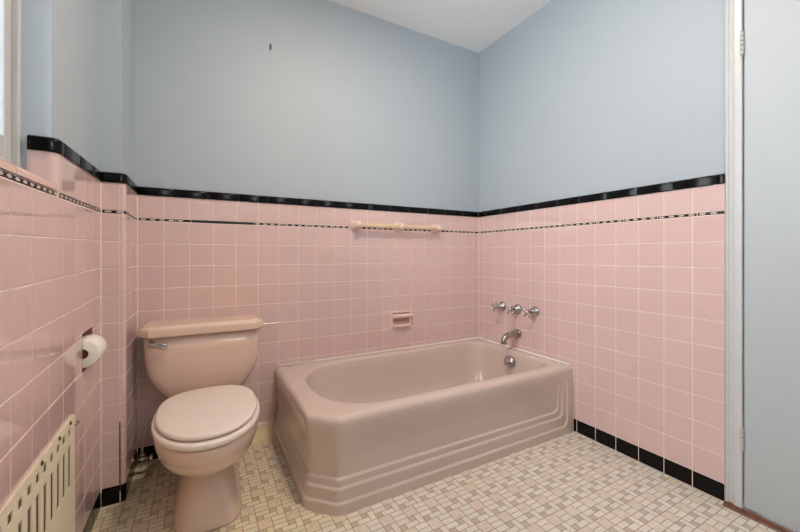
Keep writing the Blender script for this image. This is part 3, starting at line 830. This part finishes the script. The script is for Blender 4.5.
# flush handle
mb = MB(); mb.lathe((TX-.214, -.1995, .612), (0, -1, 0), [(0, .013), (.006, .0125), (.010, .010), (.016, .008), (.02, .0075)], M['chrome'], 20)
R = []
for d, hz, hy in ((-.010, .0065, .004), (-.006, .009, .0055), (.010, .0085, .005), (.028, .0085, .0045), (.034, .0130, .004), (.060, .0135, .0035), (.063, .010, .002)):
    R.append([Vector((TX-.214+d, -.222-0.10*max(0, d)+hy*math.cos(2*PI*j/16), .612-.24*max(d, 0)+hz*math.copysign(abs(math.sin(2*PI*j/16))**.6, math.sin(2*PI*j/16)))) for j in range(16)])
mb.loft(R, M['chrome']); tag(mb.build('flush_handle', wc), 'chrome flush lever on tank front')
for sx in (-1, 1):
    mb = MB(); mb.lathe((-1.835+sx*.112, -.33, .0), (0, 0, 1), [(0, .016), (.012, .015), (.02, .011), (.024, .004)], M['porc'], 16); mb.build('bolt_cap', wc)

# supply valve and hose behind the toilet
sv = thing('supply_valve', (XP, -0.085, 0.075), 'water stop valve with hose on the pilaster behind the toilet', 'valve')
vy, vz = -0.125, 0.072
mb = MB(); mb.lathe((XP, vy, vz), (1, 0, 0), [(0, .027), (.003, .026), (.008, .014), (.009, .009)], M['brass'], 24); mb.build('escutcheon', sv)
mb = MB(); mb.lathe((XP+.002, vy, vz), (1, 0, 0), [(0, .008), (.018, .008), (.019, .012), (.042, .012), (.043, .010), (.056, .010), (.057, .007), (.064, .007)], M['brass'], 18)
mb.lathe((XP+.034, vy, vz), (0, 0, 1), [(0, .008), (.016, .008), (.017, .011), (.026, .011), (.027, .006)], M['brass'], 16); mb.build('valve_body', sv)
mb = MB()
mb.loft([[Vector((XP+d, vy+.019*s_*math.cos(2*PI*j/24), vz+.013*s_*math.sin(2*PI*j/24))) for j in range(24)] for d, s_ in ((.062, .3), (.063, .9), (.066, 1), (.072, 1), (.075, .9), (.076, .3))], M['chrome']); mb.build('oval_handle', sv)
mb = MB(); mb.tube([(XP+.034, vy, vz+.024), (XP+.034, vy, vz+.06), (XP+.037, vy-.002, vz+.10), (XP+.046, vy, vz+.14), (XP+.062, vy+.004, vz+.17), (XP+.085, vy+.008, vz+.19), (XP+.115, vy+.010, vz+.205), (XP+.140, vy+.010, vz+.218), (XP+.155, vy+.010, vz+.236)], .0058, M['hose'], 12); tag(mb.build('hose', sv), 'grey supply hose')

# ------------------------------------------------------------------ ceiling lamp (out of frame) and daylight
lp = thing('ceiling_light', (-1.20, -1.12, Z_CEIL), 'flush round glass ceiling lamp in the room centre', 'lamp')
mb = MB(); mb.lathe((-1.20, -1.12, Z_CEIL), (0, 0, -1), [(0, .15), (.018, .15), (.022, .14)], M['chrome'], 40); mb.build('base_ring', lp)
mb = MB(); mb.lathe((-1.20, -1.12, Z_CEIL-.02), (0, 0, -1), [(0, .138), (.004, .138), (.012, .13), (.020, .10), (.025, .05), (.027, .002)], M['bulb'], 40, cap0=False); mb.build('glass_shade', lp)

vl = thing('added_fill_light', (-1.25, YF, 1.98), 'added three-globe fill light bar on the unseen front wall', 'lamp')  # invented globe bar, added out of view for frontal fill light
mb = MB(); mb.box(-1.60, -0.90, YF, YF+0.035, 1.93, 2.03, M['chrome']); mb.build('back_plate', vl, bevel=0.004)
for x in (-1.48, -1.25, -1.02):
    mb = MB(); mb.lathe((x, YF+0.03, 1.98), (0, 1, 0), [(0, .025), (.02, .025), (.022, .02)], M['chrome'], 20); sk = mb.build('socket', vl)
    mb = MB(); mb.lathe((x, YF+0.05, 1.98), (0, 1, 0), [(0, .018)]+[(0.055-0.055*math.cos(PI*k/12), 0.055*math.sin(PI*k/12)) for k in range(2, 12)]+[(.11, .002)], M['globe'], 24, cap0=False); mb.build('globe', sk)

wd = bpy.data.worlds.new('World'); S.world = wd; wd.use_nodes = True
bg = wd.node_tree.nodes['Background']; bg.inputs['Color'].default_value = (0.84, 0.93, 1.0, 1); bg.inputs['Strength'].default_value = 10.0
L = bpy.data.lights.new('window_daylight', 'AREA'); L.shape = 'RECTANGLE'; L.size = 0.95; L.size_y = 1.0; L.cycles.is_portal = True
lo = bpy.data.objects.new('window_daylight', L); COL.objects.link(lo); lo.location = (XL-0.14, (WY0+WY1)/2, (ZS+WZ1)/2); lo.rotation_euler = (0, -PI/2, 0)

# ------------------------------------------------------------------ camera
cam = bpy.data.cameras.new('camera'); co = bpy.data.objects.new('camera', cam); COL.objects.link(co)
cam.sensor_fit = 'HORIZONTAL'; cam.sensor_width = 36.0; cam.lens = 361.332/800*36.0
cam.shift_y = -(266-255.576)/800.0; cam.clip_start = 0.02
co.location = (-1.86051, -2.13370, 1.00301); co.rotation_euler = (PI/2, 0, -0.502556)
S.camera = co
S.view_settings.view_transform = 'Standard'; S.view_settings.look = 'None'; S.view_settings.gamma = 1.0
S.view_settings.use_curve_mapping = False; S.view_settings.exposure = 0.20
